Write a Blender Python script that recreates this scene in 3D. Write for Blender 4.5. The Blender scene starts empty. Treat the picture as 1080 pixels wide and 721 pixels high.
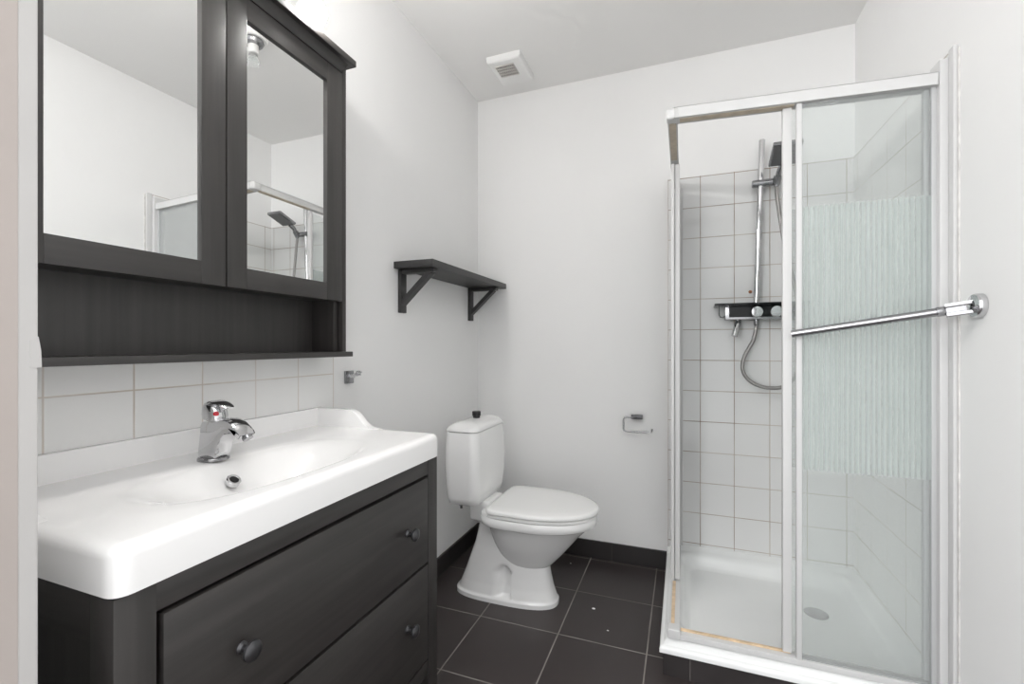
import bpy, bmesh, math, random
from mathutils import Vector, Matrix
random.seed(7)
PI = math.pi
S = bpy.context.scene
COL = S.collection

# ------------------------------------------------------------------ camera
cam_d = bpy.data.cameras.new('camera')
cam_d.sensor_width = 36.0
cam_d.lens = 478.7412 * 36.0 / 1080.0
cam_d.shift_y = 3.3 / 1080.0
cam_d.clip_start = 0.02
cam = bpy.data.objects.new('camera', cam_d)
COL.objects.link(cam)
cam.location = (1.139, 0.0, 1.1427)
cam.rotation_euler = (PI / 2, 0, 0.3606)
S.camera = cam

# ------------------------------------------------------------------ world, light, exposure
w = bpy.data.worlds.new('daylight')
S.world = w
w.use_nodes = True
wn = w.node_tree; bg = wn.nodes['Background']
bg.inputs[0].default_value = (0.985, 0.99, 1.0, 1)
# overcast daylight reaching the open side of the room: brighter overhead than at the horizon
SKY_LOW, SKY_HIGH = 0.85, 2.5
_tc = wn.nodes.new('ShaderNodeTexCoord'); _sp = wn.nodes.new('ShaderNodeSeparateXYZ'); _mr = wn.nodes.new('ShaderNodeMapRange')
_mr.interpolation_type = 'SMOOTHSTEP'
_mr.inputs['From Min'].default_value = 0.25; _mr.inputs['From Max'].default_value = 0.85
_mr.inputs['To Min'].default_value = SKY_LOW; _mr.inputs['To Max'].default_value = SKY_HIGH
wn.links.new(_tc.outputs['Generated'], _sp.inputs[0]); wn.links.new(_sp.outputs[2], _mr.inputs['Value'])
wn.links.new(_mr.outputs['Result'], bg.inputs[1])
GLOBE = 175.0                                 # radiance of the lit vanity globes

def area(name, loc, rot, sx, sy, power, color):
    d = bpy.data.lights.new(name, 'AREA')
    d.shape = 'RECTANGLE'; d.size = sx; d.size_y = sy
    d.energy = power; d.color = color
    o = bpy.data.objects.new(name, d)
    COL.objects.link(o); o.location = loc; o.rotation_euler = rot
    return o
# added soft fill from behind the camera, not a real window
area('added_fill_light', (-1.5, -4.5, 2.2), (math.radians(82), 0, math.radians(-21.4)), 2.6, 2.2, 100.0, (0.985, 0.99, 1.0))

S.view_settings.view_transform = 'Standard'
S.view_settings.look = 'None'
S.view_settings.gamma = 1.0
S.view_settings.use_curve_mapping = False
S.view_settings.exposure = 1.03
try:
    S.cycles.max_bounces = 16
    S.cycles.diffuse_bounces = 8
    S.cycles.glossy_bounces = 6
    S.cycles.transparent_max_bounces = 24
    S.cycles.sample_clamp_indirect = 6.0
    S.cycles.caustics_reflective = False
    S.cycles.use_denoising = True
except Exception:
    pass

# ------------------------------------------------------------------ materials
def newmat(name):
    m = bpy.data.materials.new(name)
    m.use_nodes = True
    nt = m.node_tree
    return m, nt, nt.nodes, nt.links, nt.nodes['Principled BSDF']

def pmat(name, col, rough=0.5, metal=0.0, coat=0.0, bump=0.0, bscale=60.0, var=0.0, vscale=6.0, spec=0.5):
    m, nt, N, L, p = newmat(name)
    p.inputs['Base Color'].default_value = (*col, 1)
    p.inputs['Roughness'].default_value = rough
    p.inputs['Metallic'].default_value = metal
    p.inputs['Coat Weight'].default_value = coat
    p.inputs['Specular IOR Level'].default_value = spec
    tc = N.new('ShaderNodeTexCoord')
    if var > 0:
        n = N.new('ShaderNodeTexNoise'); n.inputs['Scale'].default_value = vscale; n.inputs['Detail'].default_value = 5
        L.new(tc.outputs['Object'], n.inputs['Vector'])
        r = N.new('ShaderNodeValToRGB')
        r.color_ramp.elements[0].position = 0.3; r.color_ramp.elements[1].position = 0.7
        r.color_ramp.elements[0].color = (*[c * (1 - var) for c in col], 1)
        r.color_ramp.elements[1].color = (*[min(1, c * (1 + var)) for c in col], 1)
        L.new(n.outputs['Fac'], r.inputs['Fac']); L.new(r.outputs['Color'], p.inputs['Base Color'])
    if bump > 0:
        n = N.new('ShaderNodeTexNoise'); n.inputs['Scale'].default_value = bscale; n.inputs['Detail'].default_value = 4
        L.new(tc.outputs['Object'], n.inputs['Vector'])
        b = N.new('ShaderNodeBump'); b.inputs['Strength'].default_value = bump; b.inputs['Distance'].default_value = 0.004
        L.new(n.outputs['Fac'], b.inputs['Height']); L.new(b.outputs['Normal'], p.inputs['Normal'])
    return m

def wood_mat(name, c0, c1, rough, axis):
    """dark stained wood, grain running along the axis"""
    m, nt, N, L, p = newmat(name)
    tc = N.new('ShaderNodeTexCoord'); mp = N.new('ShaderNodeMapping')
    sc = [55.0, 55.0, 55.0]; sc['xyz'.index(axis)] = 2.2
    mp.inputs['Scale'].default_value = sc
    L.new(tc.outputs['Object'], mp.inputs['Vector'])
    n = N.new('ShaderNodeTexNoise'); n.inputs['Scale'].default_value = 1.0; n.inputs['Detail'].default_value = 6
    L.new(mp.outputs['Vector'], n.inputs['Vector'])
    r = N.new('ShaderNodeValToRGB')
    r.color_ramp.elements[0].position = 0.3; r.color_ramp.elements[0].color = (*c0, 1)
    r.color_ramp.elements[1].position = 0.75; r.color_ramp.elements[1].color = (*c1, 1)
    L.new(n.outputs['Fac'], r.inputs['Fac']); L.new(r.outputs['Color'], p.inputs['Base Color'])
    p.inputs['Roughness'].default_value = rough + 0.05
    p.inputs['Specular IOR Level'].default_value = 0.8
    b = N.new('ShaderNodeBump'); b.inputs['Strength'].default_value = 0.12; b.inputs['Distance'].default_value = 0.002
    L.new(n.outputs['Fac'], b.inputs['Height']); L.new(b.outputs['Normal'], p.inputs['Normal'])
    return m

def tile_mat(name, ua, va, pu, pv, ou, ov, gw, tile, grout, rough, var=0.03, grout_dark=None, nscale=3.0, bump=0.4, gaps=0.0):
    """square tiles with grout; ua / va = the two axes in the surface, p = pitch, o = offset of one joint"""
    m, nt, N, L, p = newmat(name)
    tc = N.new('ShaderNodeTexCoord'); sep = N.new('ShaderNodeSeparateXYZ')
    L.new(tc.outputs['Object'], sep.inputs[0])
    def mth(op, a, b=None, c=None):
        n = N.new('ShaderNodeMath'); n.operation = op
        for i, v in enumerate((a, b, c)):
            if v is None: continue
            if isinstance(v, (int, float)): n.inputs[i].default_value = v
            else: L.new(v, n.inputs[i])
        return n.outputs[0]
    def joint(ax, pitch, off):
        s = sep.outputs['xyz'.index(ax)]
        q = mth('DIVIDE', mth('SUBTRACT', s, off), pitch)
        fr = mth('FRACT', mth('ADD', q, 100.5))
        d = mth('MULTIPLY', mth('ABSOLUTE', mth('SUBTRACT', fr, 0.5)), pitch)
        idx = mth('FLOOR', mth('ADD', q, 100.0))
        return d, idx
    du, iu = joint(ua, pu, ou); dv, iv = joint(va, pv, ov)
    d = mth('MINIMUM', du, dv)
    mr = N.new('ShaderNodeMapRange'); mr.interpolation_type = 'SMOOTHSTEP'
    mr.inputs['From Min'].default_value = gw * 0.5 - 0.0006; mr.inputs['From Max'].default_value = gw * 0.5 + 0.0008
    L.new(d, mr.inputs['Value'])                       # 0 in the joint, 1 on the tile
    # per-tile tone
    cv = N.new('ShaderNodeCombineXYZ'); L.new(iu, cv.inputs[0]); L.new(iv, cv.inputs[1])
    wn = N.new('ShaderNodeTexWhiteNoise'); wn.noise_dimensions = '3D'; L.new(cv.outputs[0], wn.inputs['Vector'])
    no = N.new('ShaderNodeTexNoise'); no.inputs['Scale'].default_value = nscale; no.inputs['Detail'].default_value = 6
    L.new(tc.outputs['Object'], no.inputs['Vector'])
    tone = mth('ADD', mth('MULTIPLY', mth('SUBTRACT', wn.outputs['Value'], 0.5), var),
               mth('MULTIPLY', mth('SUBTRACT', no.outputs['Fac'], 0.5), var * 3.0))
    hs = N.new('ShaderNodeHueSaturation'); hs.inputs['Color'].default_value = (*tile, 1)
    L.new(mth('ADD', tone, 1.0), hs.inputs['Value'])
    # grout tone: cleaner and dirtier stretches
    gn = N.new('ShaderNodeTexNoise'); gn.inputs['Scale'].default_value = 5.5; gn.inputs['Detail'].default_value = 3
    L.new(tc.outputs['Object'], gn.inputs['Vector'])
    gr = N.new('ShaderNodeValToRGB')
    gr.color_ramp.elements[0].position = 0.38; gr.color_ramp.elements[0].color = (*grout, 1)
    gr.color_ramp.elements[1].position = 0.66; gr.color_ramp.elements[1].color = (*(grout_dark or grout), 1)
    L.new(gn.outputs['Fac'], gr.inputs['Fac'])
    mx = N.new('ShaderNodeMix'); mx.data_type = 'RGBA'
    L.new(mr.outputs['Result'], mx.inputs[0]); L.new(gr.outputs['Color'], mx.inputs[6]); L.new(hs.outputs['Color'], mx.inputs[7])
    L.new(mx.outputs[2], p.inputs['Base Color'])
    ro = mth('SUBTRACT', 0.85, mth('MULTIPLY', mr.outputs['Result'], 0.85 - rough))
    if var > 0.05:
        ro = mth('ADD', ro, mth('MULTIPLY', mth('SUBTRACT', no.outputs['Fac'], 0.5), 0.25))
    L.new(ro, p.inputs['Roughness'])
    b = N.new('ShaderNodeBump'); b.inputs['Strength'].default_value = bump; b.inputs['Distance'].default_value = 0.0015
    L.new(mr.outputs['Result'], b.inputs['Height']); L.new(b.outputs['Normal'], p.inputs['Normal'])
    return m

def glass_mat(name, haze, band=None, axis='x', pitch=0.0135, plain=False, tint=(0.985, 0.995, 0.992)):
    """thin shower pane: clear, slightly limescaled, optional band of pale printed stripes (z range)"""
    m, nt, N, L, p = newmat(name)
    N.remove(p)
    out = N['Material Output']
    tr = N.new('ShaderNodeBsdfTransparent'); tr.inputs[0].default_value = (*tint, 1)
    gl = N.new('ShaderNodeBsdfGlossy'); gl.inputs['Roughness'].default_value = 0.03
    gl.inputs['Color'].default_value = (1, 1, 1, 1)
    df = N.new('ShaderNodeBsdfDiffuse'); df.inputs[0].default_value = (0.90, 0.915, 0.91, 1)
    tl = N.new('ShaderNodeBsdfTranslucent'); tl.inputs[0].default_value = (0.90, 0.915, 0.91, 1)
    hz = N.new('ShaderNodeMixShader'); hz.inputs[0].default_value = 0.5
    L.new(df.outputs[0], hz.inputs[1]); L.new(tl.outputs[0], hz.inputs[2])
    fr = N.new('ShaderNodeFresnel'); fr.inputs['IOR'].default_value = 1.25
    m1 = N.new('ShaderNodeMixShader'); L.new(fr.outputs[0], m1.inputs[0])
    L.new(tr.outputs[0], m1.inputs[1]); L.new(gl.outputs[0], m1.inputs[2])
    m2 = N.new('ShaderNodeMixShader'); m2.inputs[0].default_value = haze
    L.new(m1.outputs[0], m2.inputs[1]); L.new(hz.outputs[0], m2.inputs[2])
    last = m2
    if band:
        tc = N.new('ShaderNodeTexCoord'); sep = N.new('ShaderNodeSeparateXYZ'); L.new(tc.outputs['Object'], sep.inputs[0])
        def mth(op, a, b):
            n = N.new('ShaderNodeMath'); n.operation = op
            for i, v in enumerate((a, b)):
                if isinstance(v, (int, float)): n.inputs[i].default_value = v
                else: L.new(v, n.inputs[i])
            return n.outputs[0]
        z = sep.outputs[2]; s = sep.outputs['xyz'.index(axis)]
        inb = mth('MULTIPLY', mth('GREATER_THAN', z, band[0]), mth('LESS_THAN', z, band[1]))
        ph = mth('FRACT', mth('ADD', mth('DIVIDE', s, pitch), 50.0), 0)
        st = 0.16 if plain else mth('ADD', mth('MULTIPLY', mth('LESS_THAN', ph, 0.55), 0.22), 0.12)
        fac = mth('MULTIPLY', inb, st)
        pd = N.new('ShaderNodeBsdfDiffuse'); pd.inputs[0].default_value = (0.78, 0.85, 0.83, 1)
        pt = N.new('ShaderNodeBsdfTranslucent'); pt.inputs[0].default_value = (0.78, 0.85, 0.83, 1)
        pm = N.new('ShaderNodeMixShader'); L.new(pd.outputs[0], pm.inputs[1]); L.new(pt.outputs[0], pm.inputs[2])
        m3 = N.new('ShaderNodeMixShader'); L.new(fac, m3.inputs[0]); L.new(last.outputs[0], m3.inputs[1]); L.new(pm.outputs[0], m3.inputs[2])
        last = m3
    L.new(last.outputs[0], out.inputs['Surface'])
    return m

def emit_mat(name, col, strength):
    m, nt, N, L, p = newmat(name)
    p.inputs['Base Color'].default_value = (0.9, 0.9, 0.9, 1)
    p.inputs['Emission Color'].default_value = (*col, 1)
    p.inputs['Emission Strength'].default_value = strength
    return m

TP = 0.152                                          # pitch of the white wall tiles
FT, FX, FY = 0.337, 0.3385, 1.7459                  # pitch and phase of the floor tiles
M = {}
M['wall'] = pmat('wall_paint', (0.80, 0.798, 0.793), 0.7, bump=0.10, bscale=22, var=0.012, vscale=2.2)
M['ceil'] = pmat('ceiling_paint', (0.82, 0.815, 0.805), 0.8, bump=0.06, bscale=18, var=0.01, vscale=1.5)
M['floor'] = tile_mat('floor_tile', 'x', 'y', FT, FT, FX, FY, 0.0045, (0.037, 0.029, 0.0285), (0.17, 0.155, 0.14), 0.42, 0.16,
                      (0.30, 0.28, 0.26), nscale=5.0)
M['base_b'] = tile_mat('baseboard_tile_back', 'x', 'z', FT, 9.0, FX + 0.11, 4.0, 0.003, (0.024, 0.021, 0.021), (0.06, 0.055, 0.05), 0.4, 0.14, nscale=6)
M['base_l'] = tile_mat('baseboard_tile_left', 'y', 'z', FT, 9.0, FY, 4.0, 0.003, (0.024, 0.021, 0.021), (0.06, 0.055, 0.05), 0.4, 0.14, nscale=6)
M['plinth'] = tile_mat('plinth_tile', 'x', 'z', FT, 9.0, 1.386, 4.0, 0.003, (0.026, 0.022, 0.022), (0.10, 0.09, 0.085), 0.45, 0.3, nscale=9)
GR, GRD = (0.44, 0.38, 0.32), (0.20, 0.13, 0.08)
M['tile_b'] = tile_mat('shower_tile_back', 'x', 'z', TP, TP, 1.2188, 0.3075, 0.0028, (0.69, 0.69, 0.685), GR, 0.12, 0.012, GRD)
M['tile_r'] = tile_mat('shower_tile_right', 'y', 'z', TP, TP, 2.447 - 0.06, 0.3075, 0.0028, (0.79, 0.79, 0.78), GR, 0.12, 0.012, GRD)
M['tile_s'] = tile_mat('splash_tile', 'y', 'z', TP, TP, 0.6414, 1.0435, 0.003, (0.80, 0.80, 0.79), (0.66, 0.62, 0.58), 0.14, 0.012, (0.56, 0.50, 0.44))
M['wood_y'] = wood_mat('dark_wood_long', (0.016, 0.014, 0.013), (0.036, 0.032, 0.030), 0.40, 'y')
M['wood_z'] = wood_mat('dark_wood_upright', (0.016, 0.014, 0.013), (0.036, 0.032, 0.030), 0.40, 'z')
M['wood_x'] = wood_mat('dark_wood_cross', (0.016, 0.014, 0.013), (0.036, 0.032, 0.030), 0.40, 'x')
M['shelf'] = wood_mat('shelf_black_wood', (0.012, 0.011, 0.011), (0.022, 0.021, 0.021), 0.42, 'y')
M['ceramic'] = pmat('white_ceramic', (0.79, 0.79, 0.785), 0.08, coat=0.3)
M['basin'] = pmat('basin_ceramic', (0.86, 0.855, 0.85), 0.10, coat=0.25)
M['seatm'] = pmat('seat_plastic', (0.80, 0.80, 0.79), 0.22)
M['acryl'] = pmat('tray_acrylic', (0.80, 0.81, 0.805), 0.2, var=0.015, vscale=5)
M['whitep'] = pmat('white_lacquered_profile', (0.58, 0.58, 0.577), 0.38)
M['greyp'] = pmat('grey_profile', (0.55, 0.56, 0.56), 0.35, metal=0.3)
M['seal'] = pmat('yellowed_seal', (0.66, 0.50, 0.33), 0.5, var=0.22, vscale=30)
M['sealdim'] = pmat('aged_plastic', (0.52, 0.45, 0.35), 0.5, var=0.15, vscale=30)
M['chrome'] = pmat('chrome', (0.62, 0.62, 0.63), 0.09, metal=1.0)
M['chromed'] = pmat('dull_chrome', (0.33, 0.33, 0.34), 0.22, metal=1.0)
M['steel'] = pmat('steel_hose', (0.33, 0.32, 0.31), 0.32, metal=1.0, bump=0.6, bscale=300)
M['black'] = pmat('black_plastic', (0.012, 0.012, 0.012), 0.35)
M['blackglass'] = pmat('black_glass', (0.006, 0.007, 0.008), 0.10, spec=0.25)
M['knob'] = pmat('dark_metal_knob', (0.10, 0.10, 0.105), 0.28, metal=0.85)
M['nozzle'] = pmat('nozzle_plate_grey', (0.13, 0.13, 0.135), 0.4)
M['hole'] = pmat('dark_opening', (0.012, 0.012, 0.012), 0.6)
M['red'] = pmat('red_mark', (0.45, 0.015, 0.03), 0.35)
M['sealant'] = pmat('aged_sealant', (0.64, 0.63, 0.61), 0.5, var=0.15, vscale=30)
M['rust'] = pmat('rusty_plug', (0.35, 0.15, 0.07), 0.8, var=0.4, vscale=120)
M['white'] = pmat('white_plastic', (0.82, 0.82, 0.81), 0.35)
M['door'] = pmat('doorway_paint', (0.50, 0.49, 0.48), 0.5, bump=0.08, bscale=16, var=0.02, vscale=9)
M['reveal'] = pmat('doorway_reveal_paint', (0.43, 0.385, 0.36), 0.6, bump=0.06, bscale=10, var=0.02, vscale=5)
M['mirror'] = pmat('mirror_silver', (0.90, 0.905, 0.90), 0.0, metal=1.0)
M['globe'] = emit_mat('lit_globe', (1.0, 0.98, 0.955), GLOBE)
M['grille'] = pmat('vent_grille', (0.62, 0.60, 0.57), 0.5)
M['ventdark'] = pmat('vent_dark_brown', (0.07, 0.05, 0.045), 0.8)
BAND = (0.622, 1.455)
M['glass_f'] = glass_mat('pane_front', 0.17, BAND, 'x')
M['glass_d'] = glass_mat('pane_sliding', 0.12, BAND, 'x', plain=True)
M['glass_s'] = glass_mat('pane_side', 0.04, BAND, 'y')
M['bulb'] = glass_mat('clear_bulb', 0.10)

# ------------------------------------------------------------------ mesh helpers
class MB:
    def __init__(self): self.bm = bmesh.new()
    def _add(self, b):
        me = bpy.data.meshes.new('tmp'); b.to_mesh(me); b.free()
        self.bm.from_mesh(me); bpy.data.meshes.remove(me)
    def box(self, x0, x1, y0, y1, z0, z1, bev=0.0, seg=2, keep=None):
        b = bmesh.new(); bmesh.ops.create_cube(b, size=1)
        for v in b.verts:
            v.co = Vector(((x0 + x1) / 2 + v.co.x * (x1 - x0), (y0 + y1) / 2 + v.co.y * (y1 - y0), (z0 + z1) / 2 + v.co.z * (z1 - z0)))
        if bev > 0:
            es = [e for e in b.edges if keep is None or keep((e.verts[0].co + e.verts[1].co) / 2)]
            bmesh.ops.bevel(b, geom=es, offset=bev, segments=seg, profile=0.6, affect='EDGES')
        self._add(b); return self
    def bar(self, a, c, wdt, hgt, bev=0.0, up=(0, 0, 1)):
        """rectangular bar from point a to point c"""
        a = Vector(a); c = Vector(c); d = (c - a); ln = d.length; d.normalize()
        u = Vector(up); s = d.cross(u).normalized(); u = s.cross(d).normalized()
        b = bmesh.new(); bmesh.ops.create_cube(b, size=1)
        for v in b.verts:
            q = v.co.copy()
            v.co = (a + c) / 2 + d * q.x * ln + s * q.y * wdt + u * q.z * hgt
        if bev > 0: bmesh.ops.bevel(b, geom=list(b.edges), offset=bev, segments=2, profile=0.6, affect='EDGES')
        self._add(b); return self
    def rings(self, rs, cap0=True, cap1=True, closed=True):
        b = bmesh.new(); vv = [[b.verts.new(p) for p in r] for r in rs]; n = len(rs[0])
        for i in range(len(vv) - 1):
            for k in range(n if closed else n - 1):
                b.faces.new((vv[i][k], vv[i][(k + 1) % n], vv[i + 1][(k + 1) % n], vv[i + 1][k]))
        if cap0: b.faces.new(list(reversed(vv[0])))
        if cap1: b.faces.new(vv[-1])
        bmesh.ops.recalc_face_normals(b, faces=b.faces)
        self._add(b); return self
    def tube(self, pts, r, seg=14, flat=None, caps=True):
        pts = [Vector(p) for p in pts]; n = len(pts)
        rr = r if isinstance(r, (list, tuple)) else [r] * n
        T = [((pts[min(i + 1, n - 1)] - pts[max(i - 1, 0)]).normalized()) for i in range(n)]
        up = Vector((0, 0, 1)) if abs(T[0].z) < 0.9 else Vector((1, 0, 0))
        s = T[0].cross(up).normalized(); rs = []
        for i in range(n):
            s = (s - T[i] * s.dot(T[i])).normalized(); u = s.cross(T[i]).normalized()
            ra, rb = (rr[i] if isinstance(rr[i], (list, tuple)) else (rr[i], rr[i]))
            rs.append([pts[i] + s * math.cos(2 * PI * k / seg) * ra + u * math.sin(2 * PI * k / seg) * rb for k in range(seg)])
        return self.rings(rs, caps, caps)
    def lathe(self, prof, org, axis=(0, 0, 1), seg=32, caps=True):
        """prof = list of (radius, distance along the axis)"""
        org = Vector(org); d = Vector(axis).normalized()
        t = Vector((1, 0, 0)) if abs(d.x) < 0.9 else Vector((0, 1, 0))
        s = d.cross(t).normalized(); u = d.cross(s).normalized()
        rs = [[org + d * h + (s * math.cos(2 * PI * k / seg) + u * math.sin(2 * PI * k / seg)) * max(rad, 1e-4) for k in range(seg)] for rad, h in prof]
        return self.rings(rs, caps, caps)
    def prism(self, poly, ax, a, c, bev=0.0):
        """poly in the two other axes (in xyz order), extruded along ax from a to c"""
        def mk(p, h):
            q = list(p); q.insert('xyz'.index(ax), h); return Vector(q)
        b = bmesh.new()
        v0 = [b.verts.new(mk(p, a)) for p in poly]; v1 = [b.verts.new(mk(p, c)) for p in poly]; n = len(poly)
        for k in range(n): b.faces.new((v0[k], v0[(k + 1) % n], v1[(k + 1) % n], v1[k]))
        b.faces.new(list(reversed(v0))); b.faces.new(v1)
        bmesh.ops.recalc_face_normals(b, faces=b.faces)
        if bev > 0:
            es = [e for e in b.edges if len(e.link_faces) == 2 and e.calc_face_angle(0) > 0.6]
            bmesh.ops.bevel(b, geom=es, offset=bev, segments=2, profile=0.6, affect='EDGES')
        self._add(b); return self

def worg(o):
    v = Vector((0, 0, 0))
    while o is not None:
        v += o.location; o = o.parent
    return v

def obj(name, mb, mat, parent=None, smooth=True, ang=35, loc=None):
    me = bpy.data.meshes.new(name)
    off = worg(parent) if parent else Vector((0, 0, 0))
    if loc is not None and parent is None: off = Vector(loc)
    bmesh.ops.translate(mb.bm, verts=mb.bm.verts, vec=-off)
    mb.bm.to_mesh(me); mb.bm.free()
    for mm in (mat if isinstance(mat, (list, tuple)) else [mat]): me.materials.append(mm)
    if smooth:
        me.polygons.foreach_set('use_smooth', [True] * len(me.polygons))
        me.set_sharp_from_angle(angle=math.radians(ang))
    o = bpy.data.objects.new(name, me); COL.objects.link(o)
    if parent: o.parent = parent
    elif loc is not None: o.location = loc
    return o

def thing(name, label, cat, loc, group=None):
    o = bpy.data.objects.new(name, None); COL.objects.link(o)
    o.empty_display_size = 0.05
    o.location = loc; o['label'] = label; o['category'] = cat
    if group: o['group'] = group
    return o
def tag(o, label, cat, group=None):
    o['label'] = label; o['category'] = cat
    if group: o['group'] = group
    return o
def struct(name, mb, mat, label=None, smooth=False):
    o = obj(name, mb, mat, None, smooth)
    o['kind'] = 'structure'
    if label: o['label'] = label
    return o
def bez(p0, p1, p2, p3, n=14):
    p0, p1, p2, p3 = map(Vector, (p0, p1, p2, p3))
    return [p0 * (1 - t) ** 3 + p1 * 3 * t * (1 - t) ** 2 + p2 * 3 * t * t * (1 - t) + p3 * t ** 3 for t in [i / n for i in range(n + 1)]]
def crom(pts, n=8):
    P = [Vector(p) for p in pts]; P = [P[0] * 2 - P[1]] + P + [P[-1] * 2 - P[-2]]; out = []
    for i in range(1, len(P) - 2):
        for k in range(n):
            t = k / n; a, b, c, d = P[i - 1:i + 3]
            out.append(0.5 * (2 * b + (c - a) * t + (2 * a - 5 * b + 4 * c - d) * t * t + (3 * b - a - 3 * c + d) * t ** 3))
    out.append(P[-2]); return out
def sstep(a, b, x):
    t = max(0.0, min(1.0, (x - a) / (b - a))); return t * t * (3 - 2 * t)

# ------------------------------------------------------------------ the room
D, W, ZC, FW = 2.4478, 1.8607, 2.5842, 0.28          # depth, width, ceiling, room face of the doorway wall
DX0 = 0.476                                          # edge of the wide doorway the camera stands in
struct('floor', MB().box(-0.1, W + 0.1, -1.2, D + 0.1, -0.1, 0), M['floor'], 'dark brown square floor tiles with pale grout')
struct('ceiling', MB().box(-0.1, W + 0.1, FW - 0.14, D + 0.1, ZC, ZC + 0.1), M['ceil'], 'plain white painted ceiling')
struct('wall_left', MB().box(-0.1, 0, FW - 0.14, D + 0.1, 0, ZC), M['wall'], 'white painted wall behind the vanity and shelf')
struct('wall_back', MB().box(0, W, D, D + 0.1, 0, ZC), M['wall'], 'white painted wall behind the toilet and shower')
struct('wall_right', MB().box(W, W + 0.1, -1.1, D + 0.1, 0, ZC), M['wall'], 'white painted wall carrying the chrome bar')  # runs on unseen past the doorway, lengthened to keep sky light off the basin
struct('wall_front', MB().box(0, DX0 - 0.012, FW - 0.14, FW, 0, ZC), M['wall'], 'end of the wall beside the open doorway')
# door lining: white frame edge with a beige painted reveal behind it
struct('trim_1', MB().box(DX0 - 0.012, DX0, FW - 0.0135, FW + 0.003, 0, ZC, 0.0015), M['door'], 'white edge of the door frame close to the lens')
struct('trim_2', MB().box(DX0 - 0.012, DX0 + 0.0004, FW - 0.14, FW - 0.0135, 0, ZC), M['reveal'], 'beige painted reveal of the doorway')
# lifted flake of paint at the door frame edge
fl = MB().prism([(FW - 0.004, 1.148), (FW + 0.003, 1.152), (FW + 0.0052, 1.137), (FW + 0.0058, 1.118), (FW - 0.004, 1.118)], 'x', DX0 - 0.004, DX0 + 0.0006)
obj_flake = struct('trim_3', fl, M['door'], 'lifted flake of white paint on the door frame edge')
# dark tiled baseboards
struct('baseboard_left', MB().box(0, 0.011, 1.19, D, 0, 0.092, 0.0015), M['base_l'], 'dark tiled baseboard below the shelf wall')
struct('baseboard_back', MB().box(0.011, 1.066, D - 0.011, D, 0, 0.092, 0.0015), M['base_b'], 'dark tiled baseboard behind the toilet')
# white wall tiles
TT = 0.3075 + 11 * TP + 0.004
struct('trim_4', MB().box(1.0668, W, D - 0.008, D, 0.10, TT, 0.0012), M['tile_b'], 'white wall tiles with stained grout behind the shower mixer')
struct('trim_5', MB().box(W - 0.008, W, 1.665, D - 0.008, 0.10, TT, 0.0012), M['tile_r'], 'white wall tiles on the side wall inside the shower')
struct('trim_6', MB().box(0, 0.008, FW, 1.252, 0.90, 1.16, 0.001), M['tile_s'], 'white splash tiles between basin and mirror cabinet')

# ------------------------------------------------------------------ vanity cabinet
VY0, VY1, VX = 0.367, 1.192, 0.45
v = thing('vanity_cabinet', 'black-brown wooden vanity cabinet with two wide drawers under the white basin', 'cabinet', (0.23, 0.78, 0))
c = MB().box(0.02, VX - 0.03, VY0 + 0.012, VY0 + 0.03, 0.17, 0.812)          # recessed side panels
c.box(0.02, VX - 0.03, VY1 - 0.03, VY1 - 0.012, 0.17, 0.812)
c.box(0.012, 0.022, VY0 + 0.02, VY1 - 0.02, 0.17, 0.812)
c.box(0.02, VX - 0.03, VY0 + 0.02, VY1 - 0.02, 0.17, 0.19)
obj('carcass', c, M['wood_z'], v)
for (x0, x1) in ((0.012, 0.062), (VX - 0.05, VX)):
    for (y0, y1) in ((VY0, VY0 + 0.052), (VY1 - 0.049, VY1)):
        obj('leg', MB().box(x0, x1, y0, y1, 0, 0.812, 0.002), M['wood_z'], v)
obj('top_rail', MB().box(VX - 0.04, VX - 0.002, VY0 + 0.052, VY1 - 0.049, 0.769, 0.812, 0.001), M['wood_y'], v)
obj('bottom_rail', MB().box(VX - 0.04, VX - 0.002, VY0 + 0.052, VY1 - 0.049, 0.19, 0.232, 0.001), M['wood_y'], v)
for y0 in (VY0 + 0.005, VY1 - 0.017):
    for (za, zb) in ((0.742, 0.812), (0.17, 0.24)):
        obj('side_rail', MB().box(0.062, VX - 0.05, y0, y0 + 0.012, za, zb, 0.001), M['wood_x'], v)
for (z0, z1, zk) in ((0.519, 0.762, 0.640), (0.240, 0.512, 0.385)):
    d = obj('drawer', MB().box(VX - 0.018, VX + 0.001, VY0 + 0.060, VY1 - 0.0525, z0, z1, 0.003)
            .box(0.06, VX - 0.018, VY0 + 0.07, VY0 + 0.082, z0 + 0.02, z1 - 0.03).box(0.06, VX - 0.018, VY1 - 0.077, VY1 - 0.065, z0 + 0.02, z1 - 0.03)
            .box(0.06, 0.072, VY0 + 0.082, VY1 - 0.077, z0 + 0.02, z1 - 0.03).box(0.06, VX - 0.018, VY0 + 0.082, VY1 - 0.077, z0 + 0.02, z0 + 0.03), M['wood_y'], v)
    for yk in (0.548, 1.034):
        kb = MB().lathe([(0.010, 0), (0.010, 0.002), (0.006, 0.006), (0.0058, 0.014), (0.010, 0.019), (0.0155, 0.022), (0.017, 0.025), (0.0165, 0.028), (0.013, 0.0305), (0.006, 0.032), (0.0005, 0.0323)],
                        (VX + 0.001, yk, zk), (1, 0, 0), 28)
        k = obj('knob', kb, M['knob'], d); k['label'] = 'round grey metal knob'

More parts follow.
